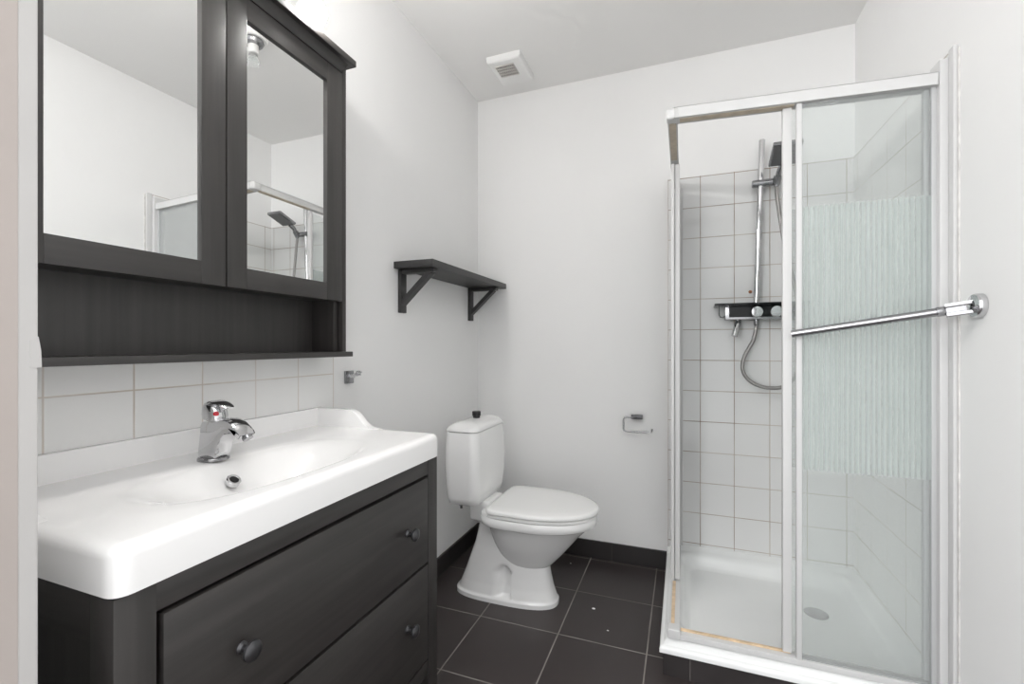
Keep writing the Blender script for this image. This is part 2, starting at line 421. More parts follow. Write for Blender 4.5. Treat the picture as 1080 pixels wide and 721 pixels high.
# ------------------------------------------------------------------ washbasin
BX, BY0, BY1, BT, BB = 0.4622, 0.3616, 1.1886, 0.882, 0.8163
def basin_mesh():
    m = MB()
    nx, ny = 64, 110
    cx, cy, ax, ay, dep = 0.285, 0.745, 0.130, 0.262, 0.078
    def top(x, y):
        dx = abs(x - cx) / ax; dy = abs(y - cy) / ay
        r = (dx ** 2.6 + dy ** 2.6) ** (1 / 2.6)
        z = BT - dep * (1 - sstep(0.30, 1.02, r))
        z -= 0.003 * (1 - sstep(0.75, 1.22, r))
        # rounded outer edge (front and both ends)
        e = min(BX - x, (y - BY0), (BY1 - y))
        # round the vertical corners slightly through the ring layout below
        R = 0.018
        if e < R: z -= R - math.sqrt(max(0, R * R - (R - e) ** 2))
        return z
    xs = [0.0 + BX * (i / nx) for i in range(nx + 1)]
    ys = [BY0 + (BY1 - BY0) * (j / ny) for j in range(ny + 1)]
    # finer rows at the rounded edges
    xs = sorted(set(xs + [BX - t for t in (0.001, 0.0025, 0.005, 0.0085)]))
    ys = sorted(set(ys + [BY0 + t for t in (0.001, 0.0025, 0.005)] + [BY1 - t for t in (0.001, 0.0025, 0.005)]))
    RC = 0.022
    def rc(x, y):                                     # pull the two front corners onto an arc
        for yc, sg in ((BY0 + RC, -1), (BY1 - RC, 1)):
            xc = BX - RC
            if x > xc and (y - yc) * sg > 0:
                dx, dy = x - xc, (y - yc)
                mx = max(abs(dx), abs(dy)); l = math.hypot(dx, dy)
                if l > 1e-9: return xc + dx * mx / l, yc + dy * mx / l
        return x, y
    b = bmesh.new(); g = []
    for x in xs:
        row = []
        for y in ys:
            X, Y = rc(x, y); row.append(b.verts.new((X, Y, top(x, y))))
        g.append(row)
    for i in range(len(xs) - 1):
        for j in range(len(ys) - 1):
            b.faces.new((g[i][j], g[i + 1][j], g[i + 1][j + 1], g[i][j + 1]))
    # skirt
    loop = [g[i][0] for i in range(len(xs))] + [g[-1][j] for j in range(1, len(ys))] + [g[i][-1] for i in range(len(xs) - 2, -1, -1)]
    loop += [g[0][j] for j in range(len(ys) - 2, 0, -1)]
    low = [b.verts.new((q.co.x, q.co.y, BB)) for q in loop]
    for k in range(len(loop)):
        k2 = (k + 1) % len(loop)
        b.faces.new((loop[k2], loop[k], low[k], low[k2]))
    bmesh.ops.recalc_face_normals(b, faces=b.faces)
    m._add(b)
    return m
ws = thing('washbasin', 'wide white ceramic washbasin with raised splash edge on the dark vanity', 'basin', (0.23, 0.775, 0.8163))
bas = obj('basin', basin_mesh(), M['basin'], ws, ang=50)
obj('splash_back', MB().box(0.008, 0.026, BY0 + 0.001, BY1 - 0.028, BT - 0.012, 0.938, 0.003), M['basin'], ws)
prof = [(0.008, BT - 0.015)] + [(0.008, 0.938)] + [(0.135, 0.938), (0.150, 0.937), (0.163, 0.934), (0.175, 0.928), (0.188, 0.916), (0.200, 0.903), (0.212, 0.893), (0.226, 0.887), (0.245, 0.8835), (0.262, BT - 0.001), (0.262, BT - 0.015)]
for y0 in (BY0 + 0.001, BY1 - 0.029):
    obj('splash_end', MB().prism(prof, 'y', y0, y0 + 0.028, 0.003), M['basin'], ws, ang=40)
# overflow ring on the inner back slope of the bowl
on = Vector((0.62, 0, 0.78)).normalized(); oc = Vector((0.214, 0.718, 0.8455))
ov = obj('overflow_ring', MB().lathe([(0.0085, -0.004), (0.0085, 0.002), (0.010, 0.0035), (0.0135, 0.0035), (0.0150, 0.002), (0.0150, -0.006)], oc, on, 32, False), M['chrome'], ws)
ov['label'] = 'round chrome overflow ring'
obj('overflow_hole', MB().lathe([(0.0090, -0.003), (0.0090, 0.0030), (0.0001, 0.0031)], oc, on, 24), M['hole'], ov)
obj('drain', MB().lathe([(0.023, 0), (0.023, 0.003), (0.019, 0.0045), (0.010, 0.0035), (0.0001, 0.0035)], (0.285, 0.745, BT - 0.0815), (0, 0, 1), 32), M['chrome'], ws)

# faucet
fx, fy, fz = 0.135, 0.730, BT + 0.0003
fa = thing('basin_faucet', 'chrome single-lever faucet with short curved spout on the basin', 'faucet', (fx, fy, fz))
def ell(cx, cy, cz, rx, ry, tilt=0.0, n=28, p=2.3):
    r = []
    for k in range(n):
        a = 2 * PI * k / n; ca, sa = math.cos(a), math.sin(a)
        ux = rx * abs(ca) ** (2 / p) * (1 if ca >= 0 else -1); uy = ry * abs(sa) ** (2 / p) * (1 if sa >= 0 else -1)
        r.append(Vector((cx + ux * math.cos(tilt), cy + uy, cz - ux * math.sin(tilt))))
    return r
obj('base_ring', MB().lathe([(0.0285, 0), (0.0285, 0.004), (0.027, 0.006), (0.02, 0.006)], (fx, fy, fz), seg=36), M['chromed'], fa)
bp = [(-0.0255, 0.004), (-0.0195, 0.045), (-0.0150, 0.081), (0.022, 0.081), (0.040, 0.086), (0.056, 0.086), (0.072, 0.080), (0.086, 0.070), (0.098, 0.057),
      (0.090, 0.047), (0.078, 0.056), (0.066, 0.059), (0.054, 0.056), (0.044, 0.047), (0.036, 0.034), (0.030, 0.018), (0.0265, 0.004)]
obj('body', MB().prism([(fx + a, fz + b) for a, b in bp], 'y', fy - 0.0195, fy + 0.0195, 0.011), M['chrome'], fa, ang=50)
sp = [Vector((fx + 0.094, fy, fz + 0.053))]
obj('aerator', MB().lathe([(0.0095, 0), (0.0095, 0.006), (0.007, 0.0065), (0.0001, 0.0055)], sp[-1] - Vector((0.001, 0, 0.0)), (0.60, 0, -0.8), 24), M['chromed'], fa)
lev = [ell(fx + 0.004, fy, fz + 0.083, 0.0232, 0.0202, 0.1), ell(fx + 0.004, fy, fz + 0.092, 0.0240, 0.0208, 0.1), ell(fx + 0.003, fy, fz + 0.104, 0.0225, 0.0198, 0.12),
       ell(fx + 0.002, fy, fz + 0.112, 0.018, 0.0165, 0.15), ell(fx + 0.001, fy, fz + 0.117, 0.010, 0.0105, 0.18), ell(fx + 0.001, fy, fz + 0.1185, 0.003, 0.003, 0.18)]
lv = obj('lever', MB().rings(lev).tube([(fx - 0.004, fy, fz + 0.112), (fx + 0.012, fy, fz + 0.1165), (fx + 0.028, fy, fz + 0.1145), (fx + 0.042, fy, fz + 0.109), (fx + 0.047, fy, fz + 0.1065)],
         [(0.0175, 0.003), (0.0172, 0.0045), (0.0155, 0.0042), (0.0125, 0.003), (0.009, 0.0018)], 20), M['chrome'], fa, ang=45)
rd = obj('temperature_mark', MB().lathe([(0.0052, 0), (0.0052, 0.0022), (0.004, 0.0030), (0.0001, 0.0032)], (fx + 0.0215, fy - 0.0105, fz + 0.095), (0.80, -0.60, 0.05), 18), M['red'], lv)
rd['label'] = 'round red hot water mark'

fa.scale = (1.12, 1.12, 1.12)

# ------------------------------------------------------------------ mirror cabinet
MX = 0.12
mc = thing('mirror_cabinet', 'black-brown wall cabinet with two mirror doors and an open bottom shelf', 'cabinet', (0.0, 0.775, 1.108))
cb = MB().box(0.008, MX - 0.018, 0.362, 0.380, 1.122, 2.040, 0.001)
cb.box(0.008, MX - 0.018, 1.146, 1.164, 1.122, 2.040, 0.001)
cb.box(0.008, 0.016, 0.380, 1.146, 1.122, 2.040)
cb.box(0.016, MX - 0.022, 0.380, 1.146, 1.285, 1.300)
cb.box(0.016, MX - 0.022, 0.380, 1.146, 2.000, 2.018)
cb.box(0.016, MX - 0.03, 0.758, 0.772, 1.290, 2.000)
obj('carcass', cb, M['wood_z'], mc)
# front edges of the sides below and beside the doors
for y0 in (0.358, 1.167):
    obj('side_edge', MB().box(MX - 0.03, MX + 0.0, y0, y0 + 0.016, 1.122, 2.040, 0.001), M['wood_z'], mc)
obj('bottom_shelf', MB().box(0.008, 0.142, 0.336, 1.190, 1.106, 1.122, 0.002), M['wood_y'], mc)
obj('frieze', MB().prism([(0.02, 2.015), (MX - 0.002, 2.015), (MX + 0.000, 2.026), (MX + 0.006, 2.035), (MX + 0.014, 2.040), (0.02, 2.040)], 'y', 0.358, 1.176), M['wood_y'], mc)
obj('cornice', MB().box(0.002, 0.150, 0.336, 1.197, 2.040, 2.060, 0.003), M['wood_y'], mc)
for (y0, y1, my0, my1) in ((0.3765, 0.7715, 0.442, 0.7135), (0.7745, 1.166, 0.828, 1.100)):
    z0, z1, mz0, mz1 = 1.282, 2.010, 1.334, 1.955
    dr = obj('door', MB().box(MX - 0.02, MX, y0, my0, z0, z1, 0.0015).box(MX - 0.02, MX, my1, y1, z0, z1, 0.0015), M['wood_z'], mc)
    for (za, zb) in ((z0, mz0), (mz1, z1)):
        obj('door_rail', MB().box(MX - 0.02, MX - 0.0002, my0, my1, za, zb, 0.0012), M['wood_y'], dr)
    mp = obj('mirror_pane', MB().box(MX - 0.014, MX - 0.008, my0 - 0.004, my1 + 0.004, mz0 - 0.004, mz1 + 0.004), M['mirror'], dr, smooth=False)
    mp['label'] = 'clear silvered mirror'

# vanity lamp on top of the cabinet
vl = thing('vanity_lamp', 'lit globe lamp bar standing on top of the mirror cabinet', 'lamp', (0.06, 0.775, 2.060))
obj('lamp_bar', MB().box(0.070, 0.088, 0.470, 1.080, 2.060, 2.150, 0.005), M['white'], vl)
for yg in (0.525, 1.022):
    zg = 2.101
    obj('added_shade_cup', MB().lathe([(0.016, 0), (0.020, 0.006), (0.031, 0.018), (0.0375, 0.034), (0.0395, 0.050), (0.0395, 0.0585), (0.0380, 0.0585), (0.0375, 0.048), (0.0355, 0.036), (0.030, 0.024), (0.012, 0.020)], (0.088, yg, zg), (1, 0, 0), seg=36), M['white'], vl)  # added cup, blocks the globe's direct light from the wall behind
    gb = obj('globe_bulb', MB().lathe([(0.012, 0)] + [(0.034 * math.sin(PI * t / 16), 0.032 - 0.034 * math.cos(PI * t / 16)) for t in range(2, 17)], (0.113, yg, zg), (1, 0, 0), seg=32), M['globe'], vl)
    gb['label'] = 'glowing white globe'

# ------------------------------------------------------------------ robe hook
hk = thing('robe_hook', 'small square chrome robe hook on the wall past the mirror cabinet', 'hook', (0.0, 1.33, 1.0))
obj('wall_plate', MB().box(0.0, 0.008, 1.311, 1.355, 1.004, 1.050, 0.002), M['chromed'], hk)
obj('peg', MB().box(0.008, 0.022, 1.326, 1.342, 1.024, 1.040, 0.002).bar((0.018, 1.334, 1.030), (0.046, 1.334, 1.040), 0.018, 0.010, 0.002).bar((0.043, 1.334, 1.036), (0.048, 1.334, 1.047), 0.018, 0.007, 0.002), M['chrome'], hk)

# ------------------------------------------------------------------ wall shelf
sh = thing('wall_shelf', 'black wooden wall shelf on two diagonal brackets above the toilet', 'shelf', (0.0, 2.02, 1.28))
obj('board', MB().box(0.001, 0.188, 1.609, 2.428, 1.465, 1.494, 0.002), M['shelf'], sh)
for yb in (1.640, 2.313):
    bk = MB().box(0.0, 0.016, yb, yb + 0.042, 1.281, 1.465, 0.0015)
    bk.box(0.016, 0.170, yb + 0.004, yb + 0.038, 1.447, 1.465, 0.0015)
    bk.bar((0.008, yb + 0.021, 1.318), (0.150, yb + 0.021, 1.450), 0.032, 0.019, 0.0015)
    obj('bracket', bk, M['shelf'], sh)

# ------------------------------------------------------------------ toilet
TY = 1.950
to = thing('toilet', 'white ceramic close-coupled toilet with closed lid on the dark floor', 'toilet', (0.40, TY, 0.0))
def egg(xb, xf, w, z, n=64, pb=3.0, pf=2.0, xm=None):
    """plan outline: squarish back, rounded front; xm = where it is widest"""
    xm = xm if xm is not None else xb + (xf - xb) * 0.45
    r = []
    for k in range(n):
        a = 2 * PI * k / n; ca, sa = math.cos(a), math.sin(a)
        p = pf if ca >= 0 else pb
        L = (xf - xm) if ca >= 0 else (xm - xb)
        r.append(Vector((xm + L * abs(ca) ** (2 / p) * (1 if ca >= 0 else -1), TY + w * abs(sa) ** (2 / p) * (1 if sa >= 0 else -1), z)))
    return r
def interp(tab, n):
    out = []
    for i in range(len(tab) - 1):
        for k in range(n):
            t = k / n; out.append([a + (b - a) * t for a, b in zip(tab[i], tab[i + 1])])
    out.append(list(tab[-1])); return out
# pedestal
ped = [(0.140, 0.622, 0.100, 0.000), (0.140, 0.622, 0.100, 0.018), (0.152, 0.616, 0.093, 0.026), (0.170, 0.600, 0.086, 0.070), (0.190, 0.588, 0.083, 0.120),
       (0.212, 0.578, 0.083, 0.180), (0.235, 0.572, 0.086, 0.240), (0.252, 0.575, 0.094, 0.300), (0.262, 0.59, 0.105, 0.345), (0.268, 0.60, 0.118, 0.385)]
pr = []
for xb, xf, w_, z in interp(ped, 6):
    ring = egg(xb, xf, w_, z, 160, 3.2, 2.6)
    for q in ring:                                     # arched recess on each side
        dx = abs(q.x - 0.398) / 0.031
        zt = 0.160 - 0.028 * min(1, dx) ** 2
        if dx < 1.25:
            k = (1 - sstep(0.72, 1.05, dx)) * sstep(0.020, 0.034, z) * (1 - sstep(zt - 0.008, zt + 0.008, z))
            q.y += (-1 if q.y > TY else 1) * 0.026 * k
    pr.append(ring)
obj('pedestal', MB().rings(pr), M['ceramic'], to, ang=60)
bowl = [(0.41, 0.560, 0.050, 0.145), (0.375, 0.598, 0.080, 0.175), (0.348, 0.640, 0.106, 0.220), (0.330, 0.680, 0.132, 0.268), (0.318, 0.716, 0.152, 0.312), (0.309, 0.752, 0.169, 0.348), (0.303, 0.775, 0.179, 0.370)]
obj('bowl', MB().rings([egg(a, b_, w_, z, 64, 2.6, 2.0) for a, b_, w_, z in interp(bowl, 3)]), M['ceramic'], to, ang=60)
rim = [egg(0.300, 0.780, 0.183, 0.366, 64, 4.2, 2.0), egg(0.294, 0.790, 0.188, 0.371, 64, 4.2, 2.0), egg(0.292, 0.793, 0.190, 0.385, 64, 4.2, 2.0), egg(0.292, 0.793, 0.190, 0.400, 64, 4.2, 2.0), egg(0.296, 0.788, 0.186, 0.407, 64, 4.2, 2.0)]
obj('rim', MB().rings(rim), M['ceramic'], to, ang=50)
obj('tank_neck', MB().box(0.225, 0.330, TY - 0.085, TY + 0.085, 0.345, 0.437, 0.02, 4), M['ceramic'], to)
# tank: soft-cornered, slightly bulging, narrower at the foot
def rrect(x0, x1, w, z, r=0.035, n=8):
    out = []
    for (cx_, cy_, a0) in ((x1 - r, TY + w - r, 0), (x0 + r, TY + w - r, PI / 2), (x0 + r, TY - w + r, PI), (x1 - r, TY - w + r, 1.5 * PI)):
        for k in range(n + 1):
            a = a0 + PI / 2 * k / n; out.append(Vector((cx_ + r * math.cos(a), cy_ + r * math.sin(a), z)))
    return out
tk = [(0.155, 0.288, 0.148, 0.434), (0.148, 0.297, 0.160, 0.440), (0.143, 0.303, 0.168, 0.470), (0.140, 0.308, 0.176, 0.540), (0.139, 0.310, 0.181, 0.620), (0.140, 0.308, 0.180, 0.690), (0.143, 0.304, 0.175, 0.740), (0.145, 0.301, 0.172, 0.757), (0.150, 0.297, 0.168, 0.759)]
obj('tank', MB().rings([rrect(a, b_, w_, z, 0.042) for a, b_, w_, z in tk]), M['ceramic'], to, ang=50)
ld = [(0.150, 0.297, 0.168, 0.7605), (0.143, 0.304, 0.175, 0.7625), (0.144, 0.303, 0.174, 0.770), (0.152, 0.296, 0.166, 0.780), (0.166, 0.283, 0.150, 0.790), (0.186, 0.262, 0.125, 0.797), (0.205, 0.243, 0.095, 0.800)]
obj('tank_lid', MB().rings([rrect(a, b_, w_, z, min(0.042, (b_ - a) * 0.3)) for a, b_, w_, z in ld]), M['ceramic'], to, ang=50)
bt = obj('flush_button', MB().lathe([(0.017, 0), (0.017, 0.010), (0.0205, 0.012), (0.0205, 0.030), (0.018, 0.033), (0.0001, 0.034)], (0.224, TY, 0.798), seg=24), M['black'], to)
bt['label'] = 'black pull knob of the flush'
def seat_ring(xb, xf, w, z): return egg(xb, xf, w, z, 96, 9.0, 2.05, xb + (xf - xb) * 0.38)
obj('seat', MB().rings([seat_ring(0.352, 0.785, 0.180, 0.408), seat_ring(0.346, 0.795, 0.186, 0.411), seat_ring(0.346, 0.796, 0.187, 0.419), seat_ring(0.350, 0.790, 0.182, 0.4225)]), M['seatm'], to, ang=50)
obj('seat_lid', MB().rings([seat_ring(0.346, 0.792, 0.184, 0.4245), seat_ring(0.340, 0.800, 0.191, 0.428), seat_ring(0.340, 0.801, 0.192, 0.437), seat_ring(0.344, 0.797, 0.188, 0.4425), seat_ring(0.356, 0.785, 0.176, 0.445), seat_ring(0.40, 0.74, 0.13, 0.4465)]), M['seatm'], to, ang=50)
for yh in (TY - 0.075, TY + 0.075):
    obj('hinge', MB().tube([(0.342, yh - 0.02, 0.424), (0.342, yh + 0.02, 0.424)], 0.010, 16).box(0.330, 0.352, yh - 0.012, yh + 0.012, 0.405, 0.420, 0.003), M['seatm'], to)
obj('tank_bolt', MB().lathe([(0.011, 0), (0.011, -0.016), (0.006, -0.018), (0.006, -0.030)], (0.200, TY - 0.11, 0.436), seg=16), M['chromed'], to)

# ------------------------------------------------------------------ toilet paper holder
TB = D
ph = thing('toilet_paper_holder', 'empty chrome wire paper holder on the wall beside the toilet', 'paper holder', (0.93, D, 0.70))
obj('mount_plate', MB().box(0.886, 0.944, D - 0.030, D - 0.0, 0.760, 0.782, 0.003), M['knob'], ph)
yq = D - 0.045
arm = [(0.915, D - 0.022, 0.771), (0.905, yq + 0.004, 0.771), (0.885, yq, 0.7712), (0.866, yq, 0.7712), (0.856, yq, 0.769), (0.851, yq, 0.762), (0.850, yq, 0.752), (0.850, yq, 0.712), (0.852, yq, 0.703), (0.858, yq, 0.6985),
       (0.87, yq, 0.6975), (0.92, yq, 0.6972), (0.97, yq, 0.6972), (0.982, yq, 0.698), (0.989, yq, 0.703), (0.9915, yq, 0.711), (0.992, yq, 0.718)]
obj('wire_arm', MB().tube(arm, 0.0042, 12), M['chromed'], ph)

# ------------------------------------------------------------------ ceiling vent and ceiling lamp
vt = thing('ceiling_vent', 'small square white exhaust vent with dark-backed grille on the ceiling', 'vent', (0.30, 2.19, ZC))
obj('housing', MB().rings([[Vector((x, y, ZC)) for x, y in ((0.213, 2.085), (0.393, 2.085), (0.393, 2.305), (0.213, 2.305))],
                           [Vector((x, y, ZC - 0.026)) for x, y in ((0.216, 2.088), (0.390, 2.088), (0.390, 2.302), (0.216, 2.302))],
                           [Vector((x, y, ZC - 0.031)) for x, y in ((0.222, 2.094), (0.384, 2.094), (0.384, 2.296), (0.222, 2.296))]]), M['white'], vt, smooth=False)
gq = obj('grille_opening', MB().box(0.247, 0.343, 2.125, 2.215, ZC - 0.0325, ZC - 0.0308), M['ventdark'], vt, smooth=False)  # dark brown plate behind the grille bars
gr = MB()
for i in range(5): gr.box(0.247, 0.343, 2.125 + i * 0.0225 - 0.0025, 2.125 + i * 0.0225 + 0.0025, ZC - 0.0365, ZC - 0.032)
for i in range(11): gr.box(0.247 + i * 0.0096 - 0.0016, 0.247 + i * 0.0096 + 0.0016, 2.125, 2.215, ZC - 0.0360, ZC - 0.032)
obj('grille', gr, M['grille'], vt, smooth=False)
cl = thing('ceiling_lamp', 'round white ceiling lamp holder with a clear bare bulb', 'lamp', (0.955, 1.55, ZC))
obj('ceiling_plate', MB().lathe([(0.062, 0), (0.062, -0.018), (0.055, -0.026), (0.03, -0.028)], (0.955, 1.55, ZC), seg=40), M['white'], cl)
obj('metal_ring', MB().lathe([(0.044, -0.026), (0.046, -0.034), (0.040, -0.046), (0.028, -0.05)], (0.955, 1.55, ZC), seg=40), M['chromed'], cl)
obj('socket', MB().lathe([(0.022, -0.045), (0.022, -0.085), (0.018, -0.088)], (0.955, 1.55, ZC), seg=32), M['white'], cl)
obj('bulb', MB().lathe([(0.014, -0.086), (0.020, -0.100)] + [(0.030 * math.sin(PI * t / 14), -0.125 - 0.030 * (-math.cos(PI * t / 14)) * -1) for t in range(5, 15)], (0.955, 1.55, ZC), seg=32), M['bulb'], cl)

# ------------------------------------------------------------------ shower tray
X0T, Y0T = 1.062, 1.648
st = thing('shower_tray', 'square white acrylic shower tray on a dark tiled plinth', 'shower tray', (1.46, 2.05, 0.0))
def tray_mesh():
    m = MB(); n = 56; b = bmesh.new()
    xs = sorted(set([X0T + (W - 0.009 - X0T) * i / n for i in range(n + 1)] + [X0T + t for t in (0.002, 0.005, 0.009, 0.013)]))
    ys = sorted(set([Y0T + (D - 0.009 - Y0T) * i / n for i in range(n + 1)] + [Y0T + t for t in (0.002, 0.005, 0.009, 0.013)]))
    def z(x, y):
        e = min(x - X0T, y - Y0T); ib = min(W - x, D - y)
        zz = 0.104 + 0.022 * sstep(0.012, 0.030, e)
        if e < 0.012: zz -= 0.010 * (1 - math.sqrt(max(0, 1 - ((0.012 - e) / 0.012) ** 2)))
        zz += 0.018 * (1 - sstep(0.016, 0.034, ib))
        inn = min(e - 0.058, ib - 0.045)
        # round inner corners of the basin
        cxx, cyy, hx, hy, R = (X0T + 0.058 + W - 0.045) / 2, (Y0T + 0.058 + D - 0.045) / 2, (W - 0.045 - X0T - 0.058) / 2, (D - 0.045 - Y0T - 0.058) / 2, 0.09
        qx, qy = abs(x - cxx) - hx + R, abs(y - cyy) - hy + R
        sd = math.hypot(max(qx, 0), max(qy, 0)) + min(max(qx, qy), 0) - R
        zz -= 0.056 * sstep(0.0, 0.05, -sd)
        rr = math.hypot(x - 1.64, y - 2.14)
        zz -= 0.008 * (1 - sstep(0.03, 0.45, rr)) * sstep(0.03, 0.09, -sd)
        return zz
    g = [[b.verts.new((x, y, z(x, y))) for y in ys] for x in xs]
    for i in range(len(xs) - 1):
        for j in range(len(ys) - 1): b.faces.new((g[i][j], g[i + 1][j], g[i + 1][j + 1], g[i][j + 1]))
    loop = [g[i][0] for i in range(len(xs))] + [g[-1][j] for j in range(1, len(ys))] + [g[i][-1] for i in range(len(xs) - 2, -1, -1)] + [g[0][j] for j in range(len(ys) - 2, 0, -1)]
    low = [b.verts.new((q.co.x, q.co.y, 0.082)) for q in loop]
    for k in range(len(loop)):
        k2 = (k + 1) % len(loop); b.faces.new((loop[k2], loop[k], low[k], low[k2]))
    lv = [b.verts.new((min(max(q.co.x, X0T + 0.012), W), max(q.co.y, Y0T + 0.012), 0.080)) for q in loop]
    for k in range(len(loop)):
        k2 = (k + 1) % len(loop); b.faces.new((low[k2], low[k], lv[k], lv[k2]))
    bmesh.ops.recalc_face_normals(b, faces=b.faces); m._add(b); return m
obj('tray', tray_mesh(), M['acryl'], st, ang=60)
pl = MB().box(X0T + 0.012, W - 0.001, Y0T + 0.012, Y0T + 0.024, 0, 0.0815).box(X0T + 0.012, X0T + 0.024, Y0T + 0.024, D - 0.012, 0, 0.0815)
p_ = obj('plinth', pl, M['plinth'], st, smooth=False); p_['label'] = 'dark brown tiled plinth'
obj('drain_cover', MB().lathe([(0.042, 0), (0.042, 0.003), (0.036, 0.0055), (0.0001, 0.007)], (1.64, 2.14, 0.0625), seg=36), M['chromed'], st)

# ------------------------------------------------------------------ shower enclosure
YF, XS = 1.668, 1.092            # planes of the front and side runs
se = thing('shower_enclosure', 'white framed corner shower enclosure with sliding striped glass doors', 'shower enclosure', (1.46, 2.05, 0.126))
def slope(x): return 1.943 - 0.030 * (x - XS) / (W - XS)          # the frame has settled towards the wall
XE = W - 0.003
# head rails
obj('top_rail', MB().bar((XS + 0.02, YF + 0.016, slope(XS)), (XE - 0.03, YF + 0.016, slope(XE)), 0.044, 0.036, 0.004), M['whitep'], se)
obj('top_rail', MB().bar((XS + 0.012, YF + 0.02, slope(XS)), (XS + 0.012, D - 0.009, slope(XS)), 0.026, 0.034, 0.003), M['whitep'], se)
obj('corner_piece', MB().box(XS - 0.008, XS + 0.036, YF - 0.008, YF + 0.036, slope(XS) - 0.0195, slope(XS) + 0.0195, 0.012, 4, keep=lambda q: q.x < XS and q.y < YF or True), M['whitep'], se)
us = obj('rail_underside', MB().bar((XS + 0.036, YF + 0.016, slope(XS) - 0.0188), (1.47, YF + 0.016, slope(1.47) - 0.0188), 0.028, 0.0026), M['sealdim'], se)
us['label'] = 'yellowed underside strip'
us = obj('rail_underside', MB().box(XS + 0.0005, XS + 0.0235, YF + 0.036, 2.035, slope(XS) - 0.0205, slope(XS) - 0.0165), M['sealdim'], se)
us['label'] = 'yellowed underside strip'
# foot rails
obj('bottom_rail', MB().box(XS + 0.02, XE - 0.03, YF, YF + 0.040, 0.1262, 0.146, 0.003), M['whitep'], se)
obj('bottom_rail', MB().box(XS, XS + 0.036, YF + 0.02, D - 0.035, 0.1262, 0.146, 0.003), M['whitep'], se)
obj('corner_piece', MB().box(XS - 0.005, XS + 0.038, YF - 0.005, YF + 0.038, 0.1262, 0.160, 0.006, 3), M['whitep'], se)
y_ = obj('seal_strip', MB().box(XS + 0.038, 1.463, YF + 0.022, YF + 0.034, 0.146, 0.151, 0.001), M['seal'], se); y_['label'] = 'yellowed seal strip'
y_ = obj('seal_strip', MB().box(XS + 0.006, XS + 0.018, YF + 0.038, 2.03, 0.146, 0.151, 0.001), M['seal'], se); y_['label'] = 'yellowed seal strip'
# wall profiles
obj('wall_profile', MB().box(XE - 0.028, XE, YF - 0.012, YF + 0.046, 0.1262, 1.965, 0.003).box(XE - 0.010, XE + 0.002, YF - 0.040, YF - 0.012, 0.1262, 1.985, 0.004), M['whitep'], se)
obj('wall_profile', MB().box(XS - 0.006, XS + 0.046, D - 0.034, D - 0.0085, 0.1462, 1.924, 0.003), M['whitep'], se)
obj('jamb_strip', MB().box(XE - 0.040, XE - 0.028, YF + 0.004, YF + 0.012, 0.1462, 1.900, 0.001), M['greyp'], se)
sb = obj('sealant_bead', MB().box(W - 0.004, W, YF - 0.047, YF - 0.040, 0.1262, 1.975, 0.0015), M['sealant'], se); sb['label'] = 'stained sealant bead'
# fixed panels
def panel(name, x0, x1, y0, y1, mat, stiles, z0=0.147, z1=1.905):
    p = obj(name, MB().box(x0, x1, y0, y1, z0, z1), mat, se, smooth=False)
    for (a0, a1, b0, b1, mm) in stiles:
        obj('stile', MB().box(a0, a1, b0, b1, z0 - 0.001, z1 + 0.004, 0.002), mm, p)
    return p
panel('fixed_panel', 1.486, XE - 0.030, YF + 0.005, YF + 0.010, M['glass_f'], [(1.476, 1.491, YF - 0.001, YF + 0.0145, M['whitep'])])
panel('sliding_door', 1.462, XE - 0.040, YF + 0.026, YF + 0.031, M['glass_d'], [(1.441, 1.467, YF + 0.0175, YF + 0.0385, M['whitep']), (XE - 0.052, XE - 0.038, YF + 0.020, YF + 0.0365, M['greyp'])], z0=0.152)
panel('fixed_panel', XS + 0.003, XS + 0.008, 2.045, D - 0.03, M['glass_s'], [(XS - 0.001, XS + 0.0125, 2.035, 2.052, M['whitep'])])
panel('sliding_door', XS + 0.021, XS + 0.026, 2.068, D - 0.045, M['glass_s'], [(XS + 0.0145, XS + 0.034, 2.046, 2.070, M['whitep'])], z0=0.152)

# ------------------------------------------------------------------ hinged chrome support bar
by = 1.527
br = thing('support_bar', 'slim chrome bar hinged to the wall across the glass door', 'bar', (W, by, 1.24))
obj('wall_flange', MB().lathe([(0.0315, 0), (0.0315, 0.012), (0.029, 0.017), (0.017, 0.020), (0.013, 0.022)], (W, by, 1.245), (-1, 0, 0), 36), M['chrome'], br)
pA = Vector((W - 0.012, by, 1.243)); pB = Vector((1.461, 1.659, 1.178)); dB = (pB - pA).normalized()
sd = dB.cross(Vector((0, 0, 1))).normalized(); ud = sd.cross(dB)
ck = MB()
for s_ in (-1, 1): ck.bar(pA + ud * 0.0125 * s_, pA + dB * 0.055 + ud * 0.0125 * s_, 0.020, 0.005, 0.002, up=ud)
obj('hinge_fork', ck, M['chrome'], br)
obj('hinge_tongue', MB().bar(pA + dB * 0.020, pA + dB * 0.062, 0.012, 0.014, 0.003, up=ud).tube([pA + dB * 0.030 - ud * 0.016, pA + dB * 0.030 + ud * 0.016], 0.004, 12), M['chromed'], br)
obj('bar_tube', MB().tube([pA + dB * 0.056, pA + dB * 0.060, pA + dB * 0.074, pA + dB * 0.075, pB], [0.0105, 0.0130, 0.0130, 0.0114, 0.0114], 20), M['chromed'], br)

